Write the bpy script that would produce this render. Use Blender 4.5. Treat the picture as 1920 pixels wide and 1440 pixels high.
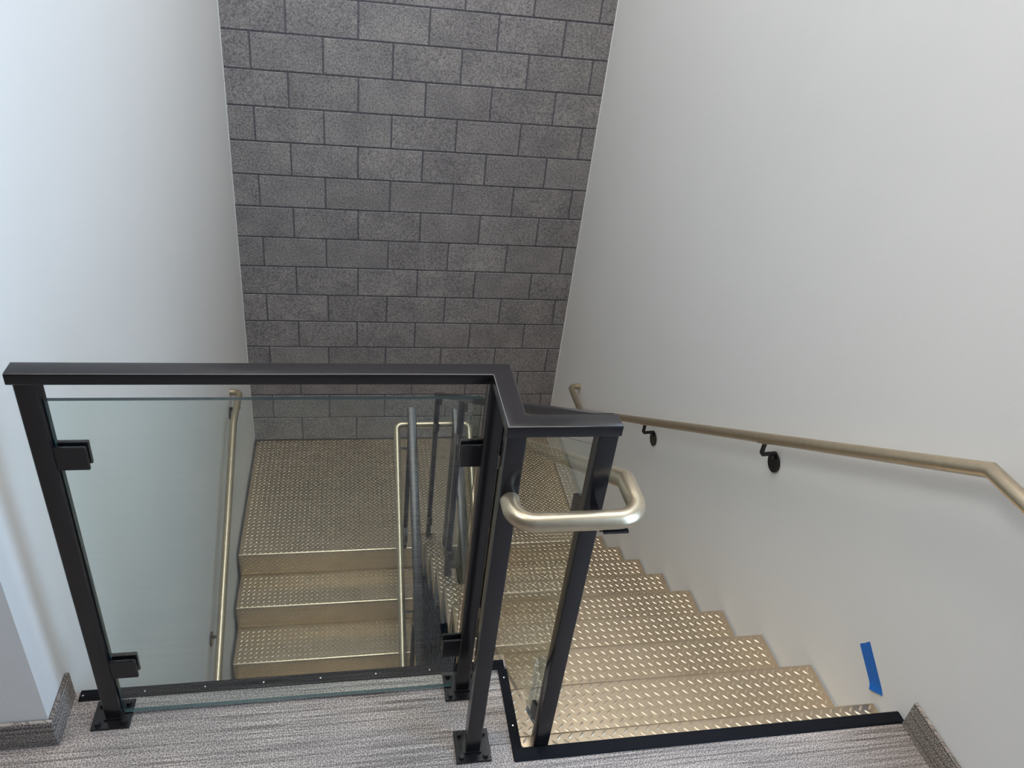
import bpy, bmesh, math, random
from mathutils import Vector, Matrix
random.seed(7)
for o in list(bpy.data.objects): bpy.data.objects.remove(o)
SC = bpy.context.scene
COL = SC.collection

# ------------------------------------------------------------------ camera
CAMPOS = Vector((0.7032, -3.6852, 3.7061))
YAW, PITCH, ROLL, FPX = 0.2421, -0.5692, 0.1311, 1466.86
fw = Vector((math.sin(YAW)*math.cos(PITCH), math.cos(YAW)*math.cos(PITCH), math.sin(PITCH)))
rt = Vector((math.cos(YAW), -math.sin(YAW), 0)); up = rt.cross(fw)
cr, sr = math.cos(ROLL), math.sin(ROLL)
rt, up = rt*cr + up*sr, -rt*sr + up*cr
cd = bpy.data.cameras.new('camera'); cam = bpy.data.objects.new('camera', cd); COL.objects.link(cam)
cd.sensor_width = 36; cd.lens = FPX/1920*36; cd.clip_start = 0.02
cam.matrix_world = Matrix(((rt.x, up.x, -fw.x, CAMPOS.x), (rt.y, up.y, -fw.y, CAMPOS.y), (rt.z, up.z, -fw.z, CAMPOS.z), (0, 0, 0, 1)))
SC.camera = cam

# ------------------------------------------------------------------ light
SC.view_settings.view_transform = 'Standard'; SC.view_settings.look = 'None'
SC.view_settings.gamma = 1; SC.view_settings.use_curve_mapping = False
SC.view_settings.exposure = -0.12
SC.cycles.max_bounces = 7; SC.cycles.diffuse_bounces = 4; SC.cycles.glossy_bounces = 3; SC.cycles.transparent_max_bounces = 12
SC.cycles.use_adaptive_sampling = True; SC.cycles.adaptive_threshold = .03; SC.cycles.caustics_refractive = False
wd = bpy.data.worlds.new('world'); SC.world = wd; wd.use_nodes = True
bg = wd.node_tree.nodes['Background']; bg.inputs[0].default_value = (.55, .72, 1, 1); bg.inputs[1].default_value = 1.5
def area(name, loc, rot, sx, sy, power, color):
    l = bpy.data.lights.new(name, 'AREA'); l.shape = 'RECTANGLE'; l.size = sx; l.size_y = sy; l.energy = power; l.color = color
    o = bpy.data.objects.new(name, l); COL.objects.link(o); o.location = loc; o.rotation_euler = rot; return o
# daylight coming in through the hall window in the right wall, beside the camera
area('window_daylight', (2.19, -3.30, 3.2), (0, math.radians(90), 0), 1.7, .8, 40, (.46, .70, 1))
# unseen high window light, added to brighten the left wall without its return
area('added_high_light', (2.21, -1.5, 5.4), (0, math.radians(90), 0), 1.4, 1.6, 55, (.66, .82, 1))

# ------------------------------------------------------------------ dimensions
W, D = 2.2387, 1.1792            # width of the stairwell, depth of the landing
R, T = 0.17686, 0.27035          # riser, going
F = 1.8326                       # upper floor level
Y1 = -2.4759                     # nosing of the top plate
LOW = -8*R                       # lower floor level
CEIL = 35*0.2032
XT = 1.13                        # inner edge of the upper flight
XL = 1.075                       # inner edge of the lower flight
YE, YT = -2.557, -2.2853         # floor edges

# ------------------------------------------------------------------ materials
def newmat(name):
    m = bpy.data.materials.new(name); m.use_nodes = True; nt = m.node_tree
    b = nt.nodes['Principled BSDF']; return m, nt, b
def N(nt, t, **k):
    n = nt.nodes.new(t)
    for a, v in k.items():
        if a.startswith('i_'): n.inputs[a[2:].replace('_', ' ')].default_value = v
        else: setattr(n, a, v)
    return n
def ramp(nt, src, stops):
    r = N(nt, 'ShaderNodeValToRGB'); e = r.color_ramp.elements
    while len(e) < len(stops): e.new(0.5)
    for i, (p, c) in enumerate(stops): e[i].position = p; e[i].color = (*c, 1)
    nt.links.new(src, r.inputs[0]); return r.outputs[0]
def bump(nt, b, h, s, d):
    n = N(nt, 'ShaderNodeBump'); n.inputs['Strength'].default_value = s; n.inputs['Distance'].default_value = d
    nt.links.new(h, n.inputs['Height']); nt.links.new(n.outputs[0], b.inputs['Normal'])
def simple(name, col, rough, metal=0, noise=0.0, nscale=200, bstr=0, spec=None):
    m, nt, b = newmat(name)
    b.inputs['Base Color'].default_value = (*col, 1); b.inputs['Roughness'].default_value = rough; b.inputs['Metallic'].default_value = metal
    if spec is not None: b.inputs['Specular IOR Level'].default_value = spec
    if noise or bstr:
        tc = N(nt, 'ShaderNodeTexCoord'); ns = N(nt, 'ShaderNodeTexNoise'); ns.inputs['Scale'].default_value = nscale; ns.inputs['Detail'].default_value = 3
        nt.links.new(tc.outputs['Object'], ns.inputs['Vector'])
        if noise:
            c = ramp(nt, ns.outputs['Fac'], [(.3, [x*(1-noise) for x in col]), (.7, [min(1, x*(1+noise)) for x in col])]); nt.links.new(c, b.inputs['Base Color'])
        if bstr: bump(nt, b, ns.outputs['Fac'], bstr, .001)
    return m
M = {}
def mk_wall():
    m, nt, b = newmat('eggshell_wall_paint')
    b.inputs['Roughness'].default_value = .5; b.inputs['Specular IOR Level'].default_value = .35
    tc = N(nt, 'ShaderNodeTexCoord')
    n1 = N(nt, 'ShaderNodeTexNoise'); n1.inputs['Scale'].default_value = 1.5; n1.inputs['Detail'].default_value = 4
    nt.links.new(tc.outputs['Object'], n1.inputs['Vector'])
    c = ramp(nt, n1.outputs['Fac'], [(.3, (.755, .742, .715)), (.7, (.775, .763, .738))]); nt.links.new(c, b.inputs['Base Color'])
    n2 = N(nt, 'ShaderNodeTexNoise'); n2.inputs['Scale'].default_value = 160; n2.inputs['Detail'].default_value = 3
    nt.links.new(tc.outputs['Object'], n2.inputs['Vector']); bump(nt, b, n2.outputs['Fac'], .12, .002)
    return m
M['wall'] = mk_wall()
M['hall'] = simple('darkened_unseen_walls', (.10, .10, .105), .7)  # unseen walls darkened to cut the light they reflect, standing in for dimness
M['ceil'] = simple('ceiling_paint', (.80, .80, .79), .8)
M['mortar'] = simple('charcoal_mortar', (.12, .117, .132), .9, noise=.3, nscale=60, bstr=.5)
def mk_block():
    m, nt, b = newmat('ground_face_block')
    b.inputs['Roughness'].default_value = .75; b.inputs['Specular IOR Level'].default_value = .3
    tc = N(nt, 'ShaderNodeTexCoord'); oi = N(nt, 'ShaderNodeObjectInfo')
    off = N(nt, 'ShaderNodeVectorMath', operation='MULTIPLY_ADD')
    comb = N(nt, 'ShaderNodeCombineXYZ')
    for i in range(3): nt.links.new(oi.outputs['Random'], comb.inputs[i])
    nt.links.new(comb.outputs[0], off.inputs[0]); off.inputs[1].default_value = (17, 31, 23); nt.links.new(tc.outputs['Object'], off.inputs[2])
    v = off.outputs[0]
    big = N(nt, 'ShaderNodeTexNoise'); big.inputs['Scale'].default_value = 6; big.inputs['Detail'].default_value = 4; nt.links.new(v, big.inputs['Vector'])
    base = ramp(nt, big.outputs['Fac'], [(.3, (.21, .196, .197)), (.55, (.258, .240, .238)), (.75, (.305, .284, .274))])
    mid = N(nt, 'ShaderNodeTexNoise'); mid.inputs['Scale'].default_value = 100; mid.inputs['Detail'].default_value = 4; mid.inputs['Roughness'].default_value = .8; nt.links.new(v, mid.inputs['Vector'])
    midc = ramp(nt, mid.outputs['Fac'], [(.36, (.45, .45, .48)), (.5, (1, 1, 1)), (.64, (1.5, 1.46, 1.4))])
    mx = N(nt, 'ShaderNodeMix', data_type='RGBA', blend_type='MULTIPLY'); mx.inputs['Factor'].default_value = 1
    nt.links.new(base, mx.inputs['A']); nt.links.new(midc, mx.inputs['B'])
    pits = N(nt, 'ShaderNodeTexVoronoi'); pits.inputs['Scale'].default_value = 90; nt.links.new(v, pits.inputs['Vector'])
    pr = ramp(nt, pits.outputs['Distance'], [(.10, (0, 0, 0)), (.26, (1, 1, 1))])
    gate = N(nt, 'ShaderNodeSeparateColor'); nt.links.new(pits.outputs['Color'], gate.inputs[0])
    dark = ramp(nt, gate.outputs[0], [(.62, (1, 1, 1)), (.66, (0, 0, 0))])
    lite = ramp(nt, gate.outputs[1], [(.86, (0, 0, 0)), (.9, (1, 1, 1))])
    inv = N(nt, 'ShaderNodeInvert'); nt.links.new(pr, inv.inputs['Color'])
    # pits (dark aggregate)
    dk = N(nt, 'ShaderNodeMath', operation='MULTIPLY'); nt.links.new(inv.outputs[0], dk.inputs[0])
    dinv = N(nt, 'ShaderNodeInvert'); nt.links.new(dark, dinv.inputs['Color']); nt.links.new(dinv.outputs[0], dk.inputs[1])
    m2 = N(nt, 'ShaderNodeMix', data_type='RGBA'); nt.links.new(dk.outputs[0], m2.inputs['Factor']); nt.links.new(mx.outputs['Result'], m2.inputs['A']); m2.inputs['B'].default_value = (.02, .02, .025, 1)
    lk = N(nt, 'ShaderNodeMath', operation='MULTIPLY'); nt.links.new(inv.outputs[0], lk.inputs[0]); nt.links.new(lite, lk.inputs[1])
    m3 = N(nt, 'ShaderNodeMix', data_type='RGBA'); nt.links.new(lk.outputs[0], m3.inputs['Factor']); nt.links.new(m2.outputs['Result'], m3.inputs['A']); m3.inputs['B'].default_value = (.42, .39, .33, 1)
    # tone differs from block to block
    hv = N(nt, 'ShaderNodeHueSaturation'); mr = N(nt, 'ShaderNodeMapRange'); mr.inputs['To Min'].default_value = .95; mr.inputs['To Max'].default_value = 1.06
    nt.links.new(oi.outputs['Random'], mr.inputs['Value']); nt.links.new(mr.outputs[0], hv.inputs['Value']); nt.links.new(m3.outputs['Result'], hv.inputs['Color'])
    nt.links.new(hv.outputs[0], b.inputs['Base Color'])
    bump(nt, b, mid.outputs['Fac'], .35, .002)
    return m
M['block'] = mk_block()
def mk_gold(name, col, rough, metal, nz):
    m, nt, b = newmat(name)
    b.inputs['Metallic'].default_value = metal; b.inputs['Roughness'].default_value = rough
    tc = N(nt, 'ShaderNodeTexCoord'); n1 = N(nt, 'ShaderNodeTexNoise'); n1.inputs['Scale'].default_value = nz; n1.inputs['Detail'].default_value = 4
    nt.links.new(tc.outputs['Object'], n1.inputs['Vector'])
    c = ramp(nt, n1.outputs['Fac'], [(.3, [x*.93 for x in col]), (.7, [min(1, x*1.06) for x in col])]); nt.links.new(c, b.inputs['Base Color'])
    n2 = N(nt, 'ShaderNodeTexNoise'); n2.inputs['Scale'].default_value = 900; nt.links.new(tc.outputs['Object'], n2.inputs['Vector'])
    bump(nt, b, n2.outputs['Fac'], .08, .0006)
    return m
M['plate'] = mk_gold('gold_painted_diamond_plate', (.63, .50, .35), .29, .95, 6)
M['lug'] = mk_gold('gold_painted_lugs', (.72, .595, .435), .44, .92, 20)
M['tube'] = mk_gold('champagne_gold_paint', (.50, .415, .295), .33, .82, 40)
M['black'] = simple('black_satin_metal', (.012, .0105, .0115), .20, noise=.15, nscale=350, bstr=.03, spec=.45)
M['rubber'] = simple('black_rubber', (.007, .0075, .010), .65, spec=.12)
M['screw'] = simple('screw_steel', (.6, .6, .6), .3, 1)
M['tape'] = simple('blue_masking_tape', (.0, .13, .52), .6, noise=.12, nscale=300, bstr=.1)
M['edge'] = simple('glass_edge', (.02, .05, .052), .12)
def mk_glass():
    m = bpy.data.materials.new('clear_green_tinted_glass'); m.use_nodes = True; nt = m.node_tree; nt.nodes.clear()
    out = N(nt, 'ShaderNodeOutputMaterial'); tr = N(nt, 'ShaderNodeBsdfTransparent'); tr.inputs[0].default_value = (.915, .962, .952, 1)
    gl = N(nt, 'ShaderNodeBsdfGlossy'); gl.inputs['Roughness'].default_value = .0; gl.inputs['Color'].default_value = (1, 1, 1, 1)
    fr = N(nt, 'ShaderNodeFresnel'); fr.inputs['IOR'].default_value = 1.5
    ge = N(nt, 'ShaderNodeNewGeometry'); mu = N(nt, 'ShaderNodeMath', operation='MULTIPLY'); iv = N(nt, 'ShaderNodeMath', operation='SUBTRACT'); iv.inputs[0].default_value = 1
    nt.links.new(ge.outputs['Backfacing'], iv.inputs[1]); nt.links.new(fr.outputs[0], mu.inputs[0]); nt.links.new(iv.outputs[0], mu.inputs[1])
    m2 = N(nt, 'ShaderNodeMath', operation='MULTIPLY'); m2.inputs[1].default_value = 1.7; m2.use_clamp = True; nt.links.new(mu.outputs[0], m2.inputs[0])
    mx = N(nt, 'ShaderNodeMixShader'); nt.links.new(m2.outputs[0], mx.inputs[0]); nt.links.new(tr.outputs[0], mx.inputs[1]); nt.links.new(gl.outputs[0], mx.inputs[2]); nt.links.new(mx.outputs[0], out.inputs[0])
    return m
M['glass'] = mk_glass()
def mk_carpet(name, dark, lite, vertical=False):
    m, nt, b = newmat(name)
    b.inputs['Roughness'].default_value = .95; b.inputs['Specular IOR Level'].default_value = .1
    tc = N(nt, 'ShaderNodeTexCoord')
    src = tc.outputs['Object']
    if vertical:   # cut strips of the same carpet used as wall base: rows run along the strip
        sp = N(nt, 'ShaderNodeSeparateXYZ'); nt.links.new(src, sp.inputs[0]); cb = N(nt, 'ShaderNodeCombineXYZ')
        ad = N(nt, 'ShaderNodeMath', operation='ADD'); nt.links.new(sp.outputs[0], ad.inputs[0]); nt.links.new(sp.outputs[1], ad.inputs[1])
        nt.links.new(ad.outputs[0], cb.inputs[0]); nt.links.new(sp.outputs[2], cb.inputs[1]); src = cb.outputs[0]
    mp = N(nt, 'ShaderNodeMapping'); mp.inputs['Scale'].default_value = (185, 200, 1); nt.links.new(src, mp.inputs['Vector'])
    vo = N(nt, 'ShaderNodeTexVoronoi', voronoi_dimensions='2D'); vo.inputs['Scale'].default_value = 1; vo.inputs['Randomness'].default_value = .75; nt.links.new(mp.outputs[0], vo.inputs['Vector'])
    # long yarn streaks along x whose contrast changes over the tile
    mp2 = N(nt, 'ShaderNodeMapping'); mp2.inputs['Scale'].default_value = (3, 150, 1); nt.links.new(src, mp2.inputs['Vector'])
    st = N(nt, 'ShaderNodeTexNoise', noise_dimensions='2D'); st.inputs['Scale'].default_value = 1; st.inputs['Detail'].default_value = 2; nt.links.new(mp2.outputs[0], st.inputs['Vector'])
    mp3 = N(nt, 'ShaderNodeMapping'); mp3.inputs['Scale'].default_value = (2.2, 7, 1); nt.links.new(src, mp3.inputs['Vector'])
    bg_ = N(nt, 'ShaderNodeTexNoise', noise_dimensions='2D'); bg_.inputs['Scale'].default_value = 1; bg_.inputs['Detail'].default_value = 2; nt.links.new(mp3.outputs[0], bg_.inputs['Vector'])
    # loop colour
    lo = ramp(nt, vo.outputs['Distance'], [(.16, dark), (.34, [(a+c)/2 for a, c in zip(dark, lite)]), (.46, lite)])
    sc = ramp(nt, st.outputs['Fac'], [(.32, (.45, .45, .46)), (.5, (1, 1, 1)), (.68, (1.25, 1.23, 1.22))])
    mx = N(nt, 'ShaderNodeMix', data_type='RGBA', blend_type='MULTIPLY'); nt.links.new(ramp(nt, bg_.outputs['Fac'], [(.35, (.55, .55, .55)), (.65, (1, 1, 1))]), mx.inputs['Factor'])
    nt.links.new(lo, mx.inputs['A']); nt.links.new(sc, mx.inputs['B'])
    tn = ramp(nt, bg_.outputs['Fac'], [(.35, (.86, .86, .87)), (.65, (1.08, 1.07, 1.06))])
    m2 = N(nt, 'ShaderNodeMix', data_type='RGBA', blend_type='MULTIPLY'); m2.inputs['Factor'].default_value = 1; nt.links.new(mx.outputs['Result'], m2.inputs['A']); nt.links.new(tn, m2.inputs['B'])
    nt.links.new(m2.outputs['Result'], b.inputs['Base Color'])
    inv = N(nt, 'ShaderNodeMath', operation='SUBTRACT'); inv.inputs[1].default_value = 0; nt.links.new(vo.outputs['Distance'], inv.inputs[0])
    bump(nt, b, inv.outputs[0], .35, .002)
    return m
M['carpet'] = mk_carpet('grey_loop_carpet', (.16, .138, .127), (.42, .366, .33))
M['carpet_base'] = mk_carpet('grey_loop_carpet_strip', (.09, .078, .068), (.36, .315, .28), True)
def mk_navy():
    m, nt, b = newmat('navy_ribbed_carpet'); b.inputs['Roughness'].default_value = .9
    tc = N(nt, 'ShaderNodeTexCoord'); wv = N(nt, 'ShaderNodeTexWave', wave_type='BANDS', bands_direction='X', wave_profile='SIN')
    wv.inputs['Scale'].default_value = 20; wv.inputs['Distortion'].default_value = .4; nt.links.new(tc.outputs['Object'], wv.inputs['Vector'])
    c = ramp(nt, wv.outputs['Fac'], [(.2, (.02, .036, .065)), (.8, (.25, .42, .62))]); nt.links.new(c, b.inputs['Base Color']); bump(nt, b, wv.outputs['Fac'], .6, .004)
    return m
M['navy'] = mk_navy()

# ------------------------------------------------------------------ mesh helpers
WL = {}
def place(o, parent, loc):
    loc = Vector(loc); WL[o.name] = loc; o.location = loc; COL.objects.link(o)
    if parent is not None:
        o.parent = parent; o.location = loc - WL[parent.name]
    return o
def obj(name, vf, mat, parent=None, loc=(0, 0, 0), smooth=None, mats=None, fm=None):
    if isinstance(vf, bpy.types.Mesh): me = vf
    else:
        me = mesh(name, vf, mat, smooth, mats, fm)
    return place(bpy.data.objects.new(name, me), parent, loc)
def mesh(name, vf, mat, smooth=None, mats=None, fm=None):
    me = bpy.data.meshes.new(name); me.from_pydata([tuple(v) for v in vf[0]], [], vf[1])
    bm = bmesh.new(); bm.from_mesh(me); bmesh.ops.recalc_face_normals(bm, faces=bm.faces); bm.to_mesh(me); bm.free()
    for m in ([mat] if mats is None else mats): me.materials.append(M[m])
    if fm: me.polygons.foreach_set('material_index', fm)
    if smooth is not None:
        me.polygons.foreach_set('use_smooth', [True]*len(me.polygons)); me.set_sharp_from_angle(angle=math.radians(smooth))
    me.update(); return me
def empty(name, loc):
    o = bpy.data.objects.new(name, None); o.empty_display_size = .1; return place(o, None, loc)
def tag(o, label=None, cat=None, group=None, kind=None):
    if label: o['label'] = label
    if cat: o['category'] = cat
    if group: o['group'] = group
    if kind: o['kind'] = kind
    return o
def box(x0, x1, y0, y1, z0, z1):
    v = [(x, y, z) for z in (z0, z1) for y in (y0, y1) for x in (x0, x1)]
    return v, [(0, 2, 3, 1), (4, 5, 7, 6), (0, 1, 5, 4), (2, 6, 7, 3), (0, 4, 6, 2), (1, 3, 7, 5)]
def bbox(x0, x1, y0, y1, z0, z1, b, seg=1):
    v, f = box(x0, x1, y0, y1, z0, z1); bm = bmesh.new(); vs = [bm.verts.new(p) for p in v]
    for q in f: bm.faces.new([vs[i] for i in q])
    bmesh.ops.bevel(bm, geom=bm.edges[:], offset=b, segments=seg, affect='EDGES', profile=.5)
    bm.verts.index_update(); r = ([tuple(p.co) for p in bm.verts], [[p.index for p in q.verts] for q in bm.faces]); bm.free(); return r
def join(*ms):
    V, Fc = [], []
    for v, f in ms:
        n = len(V); V += list(v); Fc += [[i+n for i in q] for q in f]
    return V, Fc
def prism(poly, axis, a, b):
    """poly of 2-D points extruded along an axis between a and b"""
    def p3(p, t):
        return (t, p[0], p[1]) if axis == 'x' else ((p[0], t, p[1]) if axis == 'y' else (p[0], p[1], t))
    n = len(poly); v = [p3(p, a) for p in poly] + [p3(p, b) for p in poly]
    return v, [list(range(n)), [n+i for i in reversed(range(n))]] + [[i, (i+1) % n, n+(i+1) % n, n+i] for i in range(n)]
def fillet(pts, rad):
    """replace inner corners by arcs; rad is a dict index -> radius"""
    out = []
    for i, p in enumerate(pts):
        p = Vector(p); r = rad.get(i, 0)
        if not r: out.append(p); continue
        a = (Vector(pts[i-1])-p).normalized(); c = (Vector(pts[i+1])-p).normalized()
        ang = a.angle(c); t = r/math.tan(ang/2); ce = p + (a+c).normalized()*(r/math.sin(ang/2))
        s = p+a*t-ce; e = p+c*t-ce; th = s.angle(e); n = max(4, int(th/math.radians(9)))
        for k in range(n+1):
            q = k/n; out.append(ce + (s*math.sin((1-q)*th) + e*math.sin(q*th))/math.sin(th))
    return out
def sweep(pts, prof, upv=(0, 0, 1)):
    """sweep a closed 2-D profile (side, up) along a polyline with true mitres"""
    pts = [Vector(p) for p in pts]; d = (pts[1]-pts[0]).normalized(); u = Vector(upv); s = d.cross(u).normalized(); u = s.cross(d)
    off = [s*a + u*b for a, b in prof]; n = len(prof); V = [pts[0]+o for o in off]; Fc = []
    for i in range(1, len(pts)):
        if i < len(pts)-1:
            d2 = (pts[i+1]-pts[i]).normalized(); nn = (d+d2).normalized()
            pr = [o - d*(o.dot(nn)/d.dot(nn)) for o in off]; V += [pts[i]+o for o in pr]
            off = [o - d2*o.dot(d2) for o in pr]; d = d2
        else: V += [pts[i]+o for o in off]
        for k in range(n): Fc.append([(i-1)*n+k, (i-1)*n+(k+1) % n, i*n+(k+1) % n, i*n+k])
    Fc.append(list(range(n))); Fc.append([(len(pts)-1)*n+k for k in reversed(range(n))])
    return V, Fc
def circ(r, n=24): return [(r*math.cos(2*math.pi*k/n), r*math.sin(2*math.pi*k/n)) for k in range(n)]
def rrect(w, h, r=.003, n=3):
    o = []
    for cx, cy, a0 in ((w/2-r, h/2-r, 0), (-w/2+r, h/2-r, 90), (-w/2+r, -h/2+r, 180), (w/2-r, -h/2+r, 270)):
        for k in range(n+1):
            a = math.radians(a0+90*k/n); o.append((cx+r*math.cos(a), cy+r*math.sin(a)))
    return o
def disc(axis, c, r, h, n=20):
    c = Vector(c); d = {'x': Vector((1, 0, 0)), 'y': Vector((0, 1, 0)), 'z': Vector((0, 0, 1))}[axis]
    return sweep([c, c+d*h], circ(r, n), (0, 0, 1) if axis != 'z' else (0, 1, 0))

# ------------------------------------------------------------------ setting
def struct(name, vf, mat, **k):
    o = obj(name, vf, mat, **k); o['kind'] = 'structure'; return o
# carpeted upper floor with the stair notch
fp = [(-3, -7.6), (W, -7.6), (W, YE), (XT+.005, YE), (XT+.005, YT), (0, YT), (0, -2.42), (-3, -2.42)]
struct('floor', prism(fp, 'z', F-.30, F), 'carpet')
lowf = struct('floor_lower', box(0, W, -3.2, D, LOW-.1, LOW), 'navy')
struct('wall_left', box(-.12, 0, -2.42, D, LOW-.1, CEIL), 'wall')
struct('wall_left_return', box(-3, -.12, -2.42, -2.30, F-.3, CEIL), 'wall')
struct('wall_left_hall', box(-3.12, -3, -7.6, -2.30, F-.3, CEIL), 'hall')
wy0, wy1, wz0, wz1 = -3.75, -2.85, 2.3, 4.1          # window opening in the right wall beside the camera
struct('wall_right', join(box(W, W+.12, wy1, D, LOW-.1, 4.65), box(W, W+.12, wy1, -2.35, 4.65, CEIL), box(W, W+.12, -.65, D, 4.65, CEIL), box(W, W+.12, -2.35, -.65, 6.15, CEIL), box(W, W+.12, -7.6, wy0, F-.3, CEIL), box(W, W+.12, wy0, wy1, F-.3, wz0), box(W, W+.12, wy0, wy1, wz1, CEIL)), 'wall')
struct('window_1', join(*[box(W+.05, W+.10, *q) for q in ((wy0, wy1, wz0, wz0+.05), (wy0, wy1, wz1-.05, wz1), (wy0, wy0+.05, wz0+.05, wz1-.05), (wy1-.05, wy1, wz0+.05, wz1-.05), ((wy0+wy1)/2-.025, (wy0+wy1)/2+.025, wz0+.05, wz1-.05))]), 'black')
struct('added_high_window', join(*[box(W+.05, W+.10, *q) for q in ((-2.35, -.65, 4.65, 4.70), (-2.35, -.65, 6.10, 6.15), (-2.35, -2.30, 4.70, 6.10), (-.70, -.65, 4.70, 6.10), (-1.525, -1.475, 4.70, 6.10))]), 'black')  # frame of the added high window, out of view, put in for its light
struct('wall_under_floor', box(0, W, -3.3, -3.2, LOW-.1, F-.3), 'hall')
struct('wall_back', box(-3.12, W+.12, -7.72, -7.6, F-.3, CEIL), 'hall')
struct('ceiling', box(-3.12, W+.12, -7.72, D+.1, CEIL, CEIL+.1), 'ceil')

# block wall: recessed mortar plane with every block proud of it
J = .0095; BP = .3983; CH = .2032; BD = .09
wall = struct('wall_far', box(-.12, W+.12, D+.0045, D+.2, LOW-.1, CEIL), 'mortar')
cache = {}
def blockmesh(w):
    k = round(w, 4)
    if k not in cache: cache[k] = mesh('block', bbox(-w/2, w/2, 0, .03, -(CH-J)/2, (CH-J)/2, .0025), 'block')
    return cache[k]
for c in range(0, 35):
    x0 = .3505 if c % 2 == 0 else .152
    xs = [0] + [x0+BP*i + random.uniform(-.003, .003) for i in range(-1, 7) if .03 < x0+BP*i < W-.03] + [W]
    for a, b in zip(xs, xs[1:]):
        l = a + (J/2 if a > 0 else 0); r_ = b - (J/2 if b < W else 0)
        if r_-l < .01: continue
        obj('block', blockmesh(round(r_-l, 3)), 'block', wall, ((l+r_)/2, D + random.uniform(-.0012, .0012), (c+.5)*CH))

# caulk beads where the plaster walls meet the block wall
struct('trim_4', box(W-.004, W, D-.004, D+.004, 0, CEIL), 'ceil')
struct('trim_5', box(0, .003, D-.003, D+.004, 0, CEIL), 'ceil')
# carpet wall base
struct('baseboard_right', bbox(W-.012, W-.0005, -7.6, -2.590, F, F+.098, .003), 'carpet_base')
struct('baseboard_left', bbox(.0005, .012, -2.42, -2.290, F, F+.092, .003), 'carpet_base')
struct('baseboard_return', bbox(-3, .012, -2.432, -2.4205, F, F+.092, .003), 'carpet_base')
# black nosing trims round the floor edge
def ridged(w, n, h=.004):
    p = [(-w/2, 0)]
    for k in range(n):
        a = -w/2 + w*k/n; s = w/n; p += [(a, h), (a+s*.6, h), (a+s*.65, h*.55), (a+s*.95, h*.55)]
    return p + [(w/2, h), (w/2, 0)]
t1 = struct('trim_1', sweep([(.022, YT-.012, F), (XT-.001, YT-.012, F)], [(-a, b) for a, b in ridged(.03, 5)]), 'rubber')
t2 = struct('trim_2', sweep([(XT-.008, YT-.028, F), (XT-.008, YE-.03, F)], [(-a, b) for a, b in ridged(.026, 5)]), 'rubber')
for x in (.03, .178, .326, .474, .622, .770, .918): obj('screw', disc('z', (x, YT-.013, F+.003), .0022, .0016, 10), 'screw', t1)
for y in (-2.342, -2.49): obj('screw', disc('z', (XT-.008, y, F+.003), .0022, .0016, 10), 'screw', t2)
struct('trim_3', prism([(YE-.033, F), (YE-.033, F+.003), (YE-.029, F+.0055), (YE-.001, F+.0055), (YE+.004, F+.002), (YE+.005, F-.045), (YE+.0005, F-.045), (YE+.0005, F)], 'x', XT-.018, W-.001), 'rubber')

# ------------------------------------------------------------------ diamond plate steps
def lug(cx, cy, s, L=.0245, w=.0074, h=.0018):
    """raised pointed lug; returns local 2-D/height vertices"""
    c = math.sqrt(.5); ax = (c, c*s); px = (-c*s, c); v = []
    for a, b, z in ((-L/2, 0, 0), (-L*.22, -w/2, 0), (L*.22, -w/2, 0), (L/2, 0, 0), (L*.22, w/2, 0), (-L*.22, w/2, 0), (-L*.24, 0, h), (0, 0, h*1.15), (L*.24, 0, h)):
        v.append((cx+ax[0]*a+px[0]*b, cy+ax[1]*a+px[1]*b, z))
    return v, [(0, 1, 6), (1, 2, 7, 6), (2, 8, 7), (2, 3, 8), (3, 4, 8), (4, 5, 6, 7), (4, 7, 8), (5, 0, 6)]
def lugs(x0, x1, y0, y1, fn, ox=0, oy=0, P=.0318, m=.004):
    V, Fc = [], []
    for s, dx, dy in ((1, 0, 0), (-1, P/2, P/2)):
        for i in range(math.floor((x0-ox-dx)/P), math.ceil((x1-ox-dx)/P)+1):
            for j in range(math.floor((y0-oy-dy)/P), math.ceil((y1-oy-dy)/P)+1):
                cx, cy = ox+dx+i*P, oy+dy+j*P
                if not (x0+m < cx < x1-m and y0+m < cy < y1-m): continue
                v, f = lug(cx, cy, s); n = len(V)
                V += [fn(min(max(p[0], x0), x1), min(max(p[1], y0), y1), p[2]) for p in v]; Fc += [[k+n for k in q] for q in f]
    return V, Fc
TH = .006; NR = .010
def arc(cy, cz, r, a0, a1, n=5): return [(cy+r*math.cos(math.radians(a0+(a1-a0)*k/n)), cz+r*math.sin(math.radians(a0+(a1-a0)*k/n))) for k in range(n+1)]
def step_up(depth):      # upper flight: nosing towards +y; local origin at the nosing, tread top z=0
    p = [(-depth, 0)] + arc(-NR, -NR, NR, 90, 0) + [(0, -R+.001), (-TH, -R+.001), (-TH, -TH), (-depth, -TH)]
    return p
flU = empty('stair_flight', ((XT+W)/2, Y1, F)); tag(flU, 'upper flight of gold diamond plate steps descending along the right wall', 'stairs')
mtU = mesh('tread', prism(step_up(T+.004), 'x', XT, W-.008), 'plate', 30)
mlU = mesh('tread_lugs', lugs(XT, W-.008, -T, -.006, lambda a, b, h: (a, b, h), 1.355, .015), 'lug', 40)
for i in range(0, 10):
    loc = (0, Y1+T*i, (10-i)*R)
    if i == 0:
        dp = Y1-YE-.006
        t = obj('tread', prism(step_up(dp), 'x', XT+.012, W-.008), 'plate', flU, loc, 30)
        l = obj('tread_lugs', lugs(XT+.012, W-.008, -dp, -.006, lambda a, b, h: (a, b, h), 1.355, .015), 'lug', t, loc, 40)
    else:
        t = obj('tread', mtU, 'plate', flU, loc); l = obj('tread_lugs', mlU, 'lug', t, loc)
    l['kind'] = 'stuff'
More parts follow.
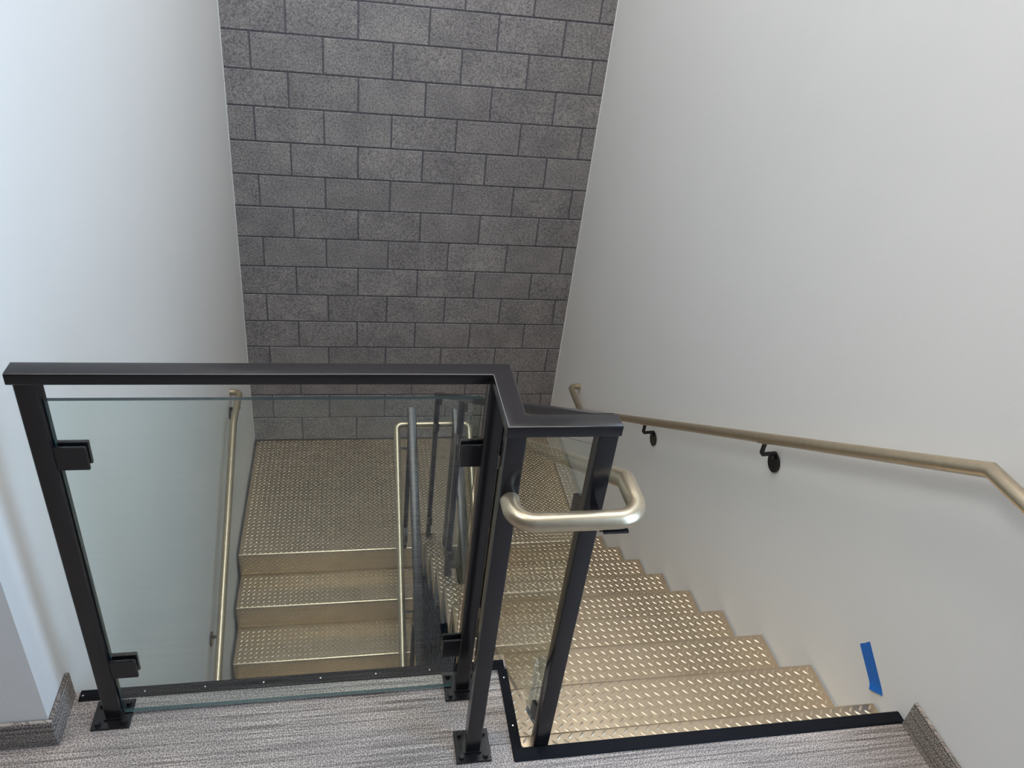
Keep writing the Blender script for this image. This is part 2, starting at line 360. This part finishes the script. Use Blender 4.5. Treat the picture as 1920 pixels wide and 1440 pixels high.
# zig-zag edge plate of the upper flight
def zig(y1, z1, n, sg, dn):
    up_, lo = [], []
    for i in range(n):
        y = y1 + sg*T*i; z = z1 - R*i
        up_ += [(y - sg*T if i else y - sg*.07, z-TH), (y-sg*TH, z-TH)]
    for (y, z) in up_: lo.append((y-sg*dn*.8, z-dn))
    return up_ + lo[::-1]
obj('stringer', prism(zig(Y1, 10*R, 10, 1, .05), 'x', XT+.003, XT+.015), 'plate', flU)
# landing
ld = struct('floor_landing', join(prism([(D-.004, 0)] + [(y, z) for y, z in reversed([(-y, z) for y, z in arc(-NR, -NR, NR, 90, 0)])][::-1] + [(0, -R+.001), (TH, -R+.001), (TH, -TH), (D-.004, -TH)], 'x', .018, W-.008), box(XT, W-.008, -.05, .001, -TH, -.0004)), 'plate', smooth=30)
ll = obj('landing_lugs', join(lugs(.018, W-.008, .006, D-.006, lambda a, b, h: (a, b, h), .02, .015), lugs(.018, XL, -R+.004, -.01, lambda a, b, h: (a, -h, b), .02, .0)), 'lug', ld, smooth=40); ll['kind'] = 'stuff'
# lower flight, descending towards the camera
flL = empty('stair_flight', (.53, -1, LOW)); tag(flL, 'lower flight of gold diamond plate steps along the left wall under the glass guard', 'stairs')
pl = [(T+.004, 0)] + [(-y, z) for y, z in arc(-NR, -NR, NR, 90, 0)] + [(0, -R+.001), (TH, -R+.001), (TH, -TH), (T+.004, -TH)]
mtL = mesh('tread', prism(pl, 'x', .020, XL), 'plate', 30)
mlL = mesh('tread_lugs', join(lugs(.020, XL, .006, T-.002, lambda a, b, h: (a, b, h), .02, .015), lugs(.020, XL, -R+.004, -.01, lambda a, b, h: (a, -h, b), .02, .0)), 'lug', 40)
for i in range(1, 8):
    t = obj('tread', mtL, 'plate', flL, (0, -T*i, -R*i)); l = obj('tread_lugs', mlL, 'lug', t, (0, -T*i, -R*i)); l['kind'] = 'stuff'
zz = [(-(y), z) for y, z in zig(0, 0, 8, 1, .05)]
obj('stringer', prism(zz, 'x', XL-.012, XL-.001), 'plate', flL)

# ------------------------------------------------------------------ glass guard rails
PW = .038
RT = 2.867; RB = RT-.025
def glass_panel(name, poly, axis, c, parent, th=.010):
    """poly in the plane across the axis; broad faces glass, rim dark green"""
    vf = prism(poly, axis, c-th/2, c+th/2); fm = [0, 0] + [1]*(len(vf[1])-2)
    return obj(name, vf, 'glass', parent, mats=['glass', 'edge'], fm=fm)
def bolt(parent, x, y, z, r=.0075):
    obj('bolt', join(disc('z', (x, y, z), r*1.35, .0015, 14), sweep([(x, y, z+.0015), (x, y, z+.009)], circ(r, 6), (0, 1, 0))), 'black', parent, smooth=30)
def post(parent, x, y, z0, z1, plate=None, foot=True):
    """square post with its corner at its centre x, y"""
    p = obj('post', sweep([(x, y, z0), (x, y, z1)], rrect(PW, PW, .0035), (0, 1, 0)), 'black', parent, smooth=35)
    if plate:
        x0, x1, y0, y1 = plate
        bp_ = obj('base_plate', bbox(x0, x1, y0, y1, z0, z0+.0065, .0012), 'black', p)
        obj('weld', sweep([(x, y, z0+.0065), (x, y, z0+.012)], rrect(PW+.009, PW+.009, .005), (0, 1, 0)), 'black', p, smooth=40)
        for bx in (x0+.014, x1-.014):
            for by in (y0+.014, y1-.014): bolt(p, bx, by, z0+.0065)
    return p
def clip(parent, x0, x1, y, z0, z1, th=.008):
    """clamp holding a panel that runs along x: two cheeks and a web"""
    g = .0064
    obj('glass_clip', join(bbox(x0, x1, y-g-th, y-g, z0, z1, .0015), bbox(x0, x1, y+g, y+g+th, z0, z1, .0015)), 'black', parent)
def clip_y(parent, y0, y1, x, z0, z1, shear=0, th=.011):
    g = .0064; V, Fc = join(bbox(x-g-th, x-g, y0, y1, z0, z1, .0015), bbox(x+g, x+g+th, y0, y1, z0, z1, .0015))
    V = [(a, b, c + shear*(b-y0)) for a, b, c in V]
    obj('glass_clip', (V, Fc), 'black', parent)
ya = -2.3565; yb = -2.5365; xa = 1.006; xb = 1.186; p1 = .121
G1 = empty('glass_guardrail', (.55, ya, F)); tag(G1, 'black framed glass guardrail along the carpet edge and down the upper stairs', 'guardrail')
obj('top_rail', sweep([(.093, ya, RT-.0125), (xa, ya, RT-.0125), (xa, yb, RT-.0125), (xb+.022, yb, RT-.0125)], rrect(.043, .025, .0035)), 'black', G1, smooth=35)
post(G1, p1, ya, F, RB+.002, (.072, .162, ya-.045, ya+.037))
post(G1, xa-.006, ya, F, RB+.002, (.952, 1.045, ya-.045, ya+.045))
post(G1, xa, yb, F, RB+.002, (.962, 1.052, yb-.045, yb+.045))
post(G1, xb, yb, 10*R, RB+.002)
glass_panel('glass_panel', [(.1425, F+.010), (.972, F+.010), (.972, 2.797), (.1425, 2.797)], 'y', ya, G1)
for z0, z1 in ((2.636, 2.692), (1.988, 2.050)):
    clip(G1, .139, .198, ya, z0, z1)
for z0, z1 in ((2.622, 2.680), (1.980, 2.042)): clip(G1, .936, .983, ya, z0, z1)
# sloping part
SL = R/T
def nz(y): return R - SL*(y+.0424)          # nosing line of the upper flight
ypost = [yb, -1.705, -.895, -.075]; HR = 1.072
sy0, sy1 = -2.512, -.045
obj('top_rail', sweep([(xb, sy0, nz(sy0)+HR-.015), (xb, sy1, nz(sy1)+HR-.015)], rrect(.043, .025, .0035)), 'black', G1, smooth=35)
for k, y in enumerate(ypost[1:]):
    post(G1, xb, y, (7-3*k)*R, nz(y)+HR-.02)
for a, b in zip(ypost, ypost[1:]):
    y0, y1 = a+.035, b-.035
    glass_panel('glass_panel', [(y0, nz(y0)+.05), (y1, nz(y1)+.05), (y1, nz(y1)+.993), (y0, nz(y0)+.993)], 'x', xb, G1, .011)
    for yy0, yy1, d in ((a+.017, a+.066, 0), (b-.066, b-.017, 0)):
        ym = (yy0+yy1)/2
        for hz in (.135, .82):
            zc = nz(ym)+hz+(.0 if hz < .5 else .03); clip_y(G1, yy0, yy1, xb, zc-.028, zc+.028, -SL)
# guard of the lower flight
xg = 1.050
G2 = empty('glass_guardrail', (xg, -.6, -R)); tag(G2, 'black framed glass guardrail beside the lower flight, sloping down towards the carpet edge', 'guardrail')
def nl(y): return SL*y
yq = [.02, -.80, -1.61]; HL = 1.05
obj('top_rail', sweep([(xg, .055, nl(.055)+HL-.0125), (xg, -1.70, nl(-1.70)+HL-.0125)], rrect(.048, .03, .0035)), 'black', G2, smooth=35)
for y, z in zip(yq, (0, -3*R, -6*R)): post(G2, xg, y, z, nl(y)+HL-.02)
for a, b in zip(yq, yq[1:]):
    y0, y1 = a-.035, b+.035
    glass_panel('glass_panel', [(y0, nl(y0)+.05), (y1, nl(y1)+.05), (y1, nl(y1)+.97), (y0, nl(y0)+.97)], 'x', xg, G2, .011)
    for yy0, yy1 in ((a-.066, a-.017), (b+.017, b+.066)):
        ym = (yy0+yy1)/2
        for hz in (.135, .84): clip_y(G2, yy0, yy1, xg, nl(ym)+hz-.028, nl(ym)+hz+.028, SL)

# ------------------------------------------------------------------ handrails
TR = .0195
def tube(path, rad, parent, name='tube'):
    return obj(name, sweep(fillet(path, rad), circ(TR, 28), (0, 0, 1)), 'tube', parent, smooth=40)
def wall_bracket(parent, yr, zr, xr, xw, drop=.105):
    """black arm from under the tube to a round rosette on the wall (xw)"""
    s = 1 if xw > xr else -1
    pts = [(xr, yr, zr-TR+.004), (xr, yr, zr-TR-.045), (xr+s*.008, yr-.0, zr-TR-.053), (xw-s*.012, yr, zr-TR-.050), (xw-s*.007, yr, zr-drop+.02)]
    b = obj('bracket', sweep(fillet(pts, {1: .008, 3: .005}), rrect(.016, .010, .003), (0, 1, 0)), 'black', parent, smooth=40)
    obj('rosette', sweep([(xw-s*.001, yr, zr-drop), (xw-s*.006, yr, zr-drop), (xw-s*.008, yr, zr-drop)], circ(.038, 28)), 'black', b, smooth=40)
    obj('saddle', sweep([(xr, yr-.03, zr-TR-.001+.03*SL*parent['slope']), (xr, yr+.03, zr-TR-.001-.03*SL*parent['slope'])], rrect(.024, .006, .002)), 'tube', b, smooth=40)
# right wall
xr = W-.068
def zr_(y): return 1.309 - .650*(y+.389)
HRt = empty('handrail', (xr, -1, 1.6)); HRt['slope'] = 1.0
tag(HRt, 'gold tube handrail on the right wall with round black brackets', 'handrail')
yb0 = .30; zb0 = zr_(yb0)
tube([(W-.001, .60, zb0), (xr, .60, zb0), (xr, yb0, zb0), (xr, -2.490, zr_(-2.49)), (xr, -2.86, zr_(-2.49)), (W-.001, -2.86, zr_(-2.49))], {1: .035, 4: .045}, HRt)
for y in (.215, -.657, -1.644): wall_bracket(HRt, y, zr_(y), xr, W, .112)
# left wall
xl = .056
def zl_(y): return .935 + SL*y
HL_ = empty('handrail', (xl, -.6, .5)); HL_['slope'] = -1.0
tag(HL_, 'gold tube handrail on the left wall seen through the glass panel', 'handrail')
tube([(.001, .37, zl_(.065)), (xl, .37, zl_(.065)), (xl, .065, zl_(.065)), (xl, -1.75, zl_(-1.75)), (xl, -2.05, zl_(-1.75)), (.001, -2.05, zl_(-1.75))], {1: .035, 4: .04}, HL_)
for y in (.30, -.865): wall_bracket(HL_, y, zl_(min(y, .065)), xl, 0, .105 if y > 0 else .085)
# inner handrail: loop at the top, round the newel at the landing, down the lower flight
xi = 1.262; xj = .968
HI = empty('handrail', (xi, -1.2, 1.5)); HI['slope'] = 1.0
tag(HI, 'gold tube handrail looping from the carpeted floor around the inner stair railing', 'handrail')
zt = 2.690; ylev = -.0424-(zt-1.084)/.652; zl0 = .955
tube([(xa+.002, yb-.018, zt), (xa+.002, -2.622, zt), (xi, -2.622, zt), (xi, ylev, zt), (xi, -.06, 1.09), (xi, .055, zl0), (xj, .055, zl0), (xj, .02, .925), (xj, -1.72, .925+SL*-1.74), (xj, -1.90, .925+SL*-1.74)], {1: .042, 2: .052, 5: .05, 6: .03}, HI)
obj('bracket', join(bbox(xb-.008, xb+.008, -2.625, yb-.018, zt-TR-.010, zt-TR-.004, .001), bbox(xb-.004, xb+.048, -2.637, -2.606, zt-TR-.005, zt-TR+.001, .001)), 'black', HI)
for y in (-1.705, -.895): obj('bracket', sweep(fillet([(xb+.018, y, nz(y)+.83), (xi, y, nz(y)+.83), (xi, y, nz(y)+.885)], {1: .012}), circ(.006, 10), (0, 1, 0)), 'black', HI, smooth=40)
for y in (-.02, -.80): obj('bracket', sweep(fillet([(xg-.018, y, nl(y)+.85), (xj, y, nl(y)+.85), (xj, y, nl(y)+.90)], {1: .012}), circ(.006, 10), (0, 1, 0)), 'black', HI, smooth=40)

for h in (HRt, HL_, HI): del h['slope']

# ------------------------------------------------------------------ blue tape on the wall
a0, a1, b0, b1 = Vector((-2.338, 1.857)), Vector((-2.366, 1.901)), Vector((-2.447, 1.788)), Vector((-2.492, 1.819))
V, Fc = [], []; nn, mm = 14, 4
for s in (0, 1):
    for i in range(nn+1):
        for j in range(mm+1):
            u, v = i/nn, j/mm; p = (a0.lerp(a1, v)).lerp(b0.lerp(b1, v), u)
            if i in (0, nn): p += (b0-a0)*random.uniform(-.02, .012)
            curl = max(0, u-.8)/.2; lift = .0006 + .008*curl**2*(1-v*.6)
            V.append((W - lift - s*.0004, p.x, p.y))
k = (nn+1)*(mm+1)
for i in range(nn):
    for j in range(mm):
        q = [i*(mm+1)+j, i*(mm+1)+j+1, (i+1)*(mm+1)+j+1, (i+1)*(mm+1)+j]; Fc += [q, [k+x for x in reversed(q)]]
rim = [j for j in range(mm+1)] + [i*(mm+1)+mm for i in range(1, nn+1)] + [nn*(mm+1)+j for j in range(mm-1, -1, -1)] + [i*(mm+1) for i in range(nn-1, 0, -1)]
for x, y in zip(rim, rim[1:]+rim[:1]): Fc.append([x, y, k+y, k+x])
tp = obj('masking_tape', (V, Fc), 'tape', None, smooth=40); tag(tp, 'short strip of blue masking tape stuck on the right wall above the top step', 'tape')

# ------------------------------------------------------------------ ceiling lamps
def ceiling_light(x, y, sx, sy, power, color, label, CEIL=CEIL):
    e = empty('ceiling_light', (x, y, CEIL)); tag(e, label, 'ceiling light', 'ceiling light panels')
    obj('frame', join(bbox(x-sx/2-.02, x+sx/2+.02, y-sy/2-.02, y-sy/2, CEIL-.03, CEIL, .003), bbox(x-sx/2-.02, x+sx/2+.02, y+sy/2, y+sy/2+.02, CEIL-.03, CEIL, .003),
        bbox(x-sx/2-.02, x-sx/2, y-sy/2, y+sy/2, CEIL-.03, CEIL, .003), bbox(x+sx/2, x+sx/2+.02, y-sy/2, y+sy/2, CEIL-.03, CEIL, .003)), 'ceil', e)
    m = bpy.data.materials.new('lamp_diffuser'); m.use_nodes = True; nt = m.node_tree; nt.nodes.clear()
    em = N(nt, 'ShaderNodeEmission'); em.inputs[0].default_value = (*color, 1); em.inputs[1].default_value = power; o_ = N(nt, 'ShaderNodeOutputMaterial'); nt.links.new(em.outputs[0], o_.inputs[0])
    M['diffuser'] = m
    obj('diffuser', box(x-sx/2, x+sx/2, y-sy/2, y+sy/2, CEIL-.02, CEIL-.012), 'diffuser', e)
ceiling_light(.75, .05, 1.3, 1.8, 10.5, (1, .99, .975), 'white ceiling light panel above the landing and block wall')
ceiling_light(1.25, -2.1, 1.3, 2.0, 9, (1, .99, .975), 'white ceiling light panel above the top of the stairs')
ceiling_light(.55, -2.85, .6, .6, 3.5, (.96, 1, .97), 'small added light panel, unseen under the upper floor, brightening the lower flight', F-.3)  # unseen panel added to lift the lower flight and landing
ceiling_light(-1.5, -3.1, 1.8, 1.0, 19, (1, .99, .975), 'added white light panel, unseen above the hall, brightening the right wall')  # extra unseen panel, placed to brighten the lower right wall
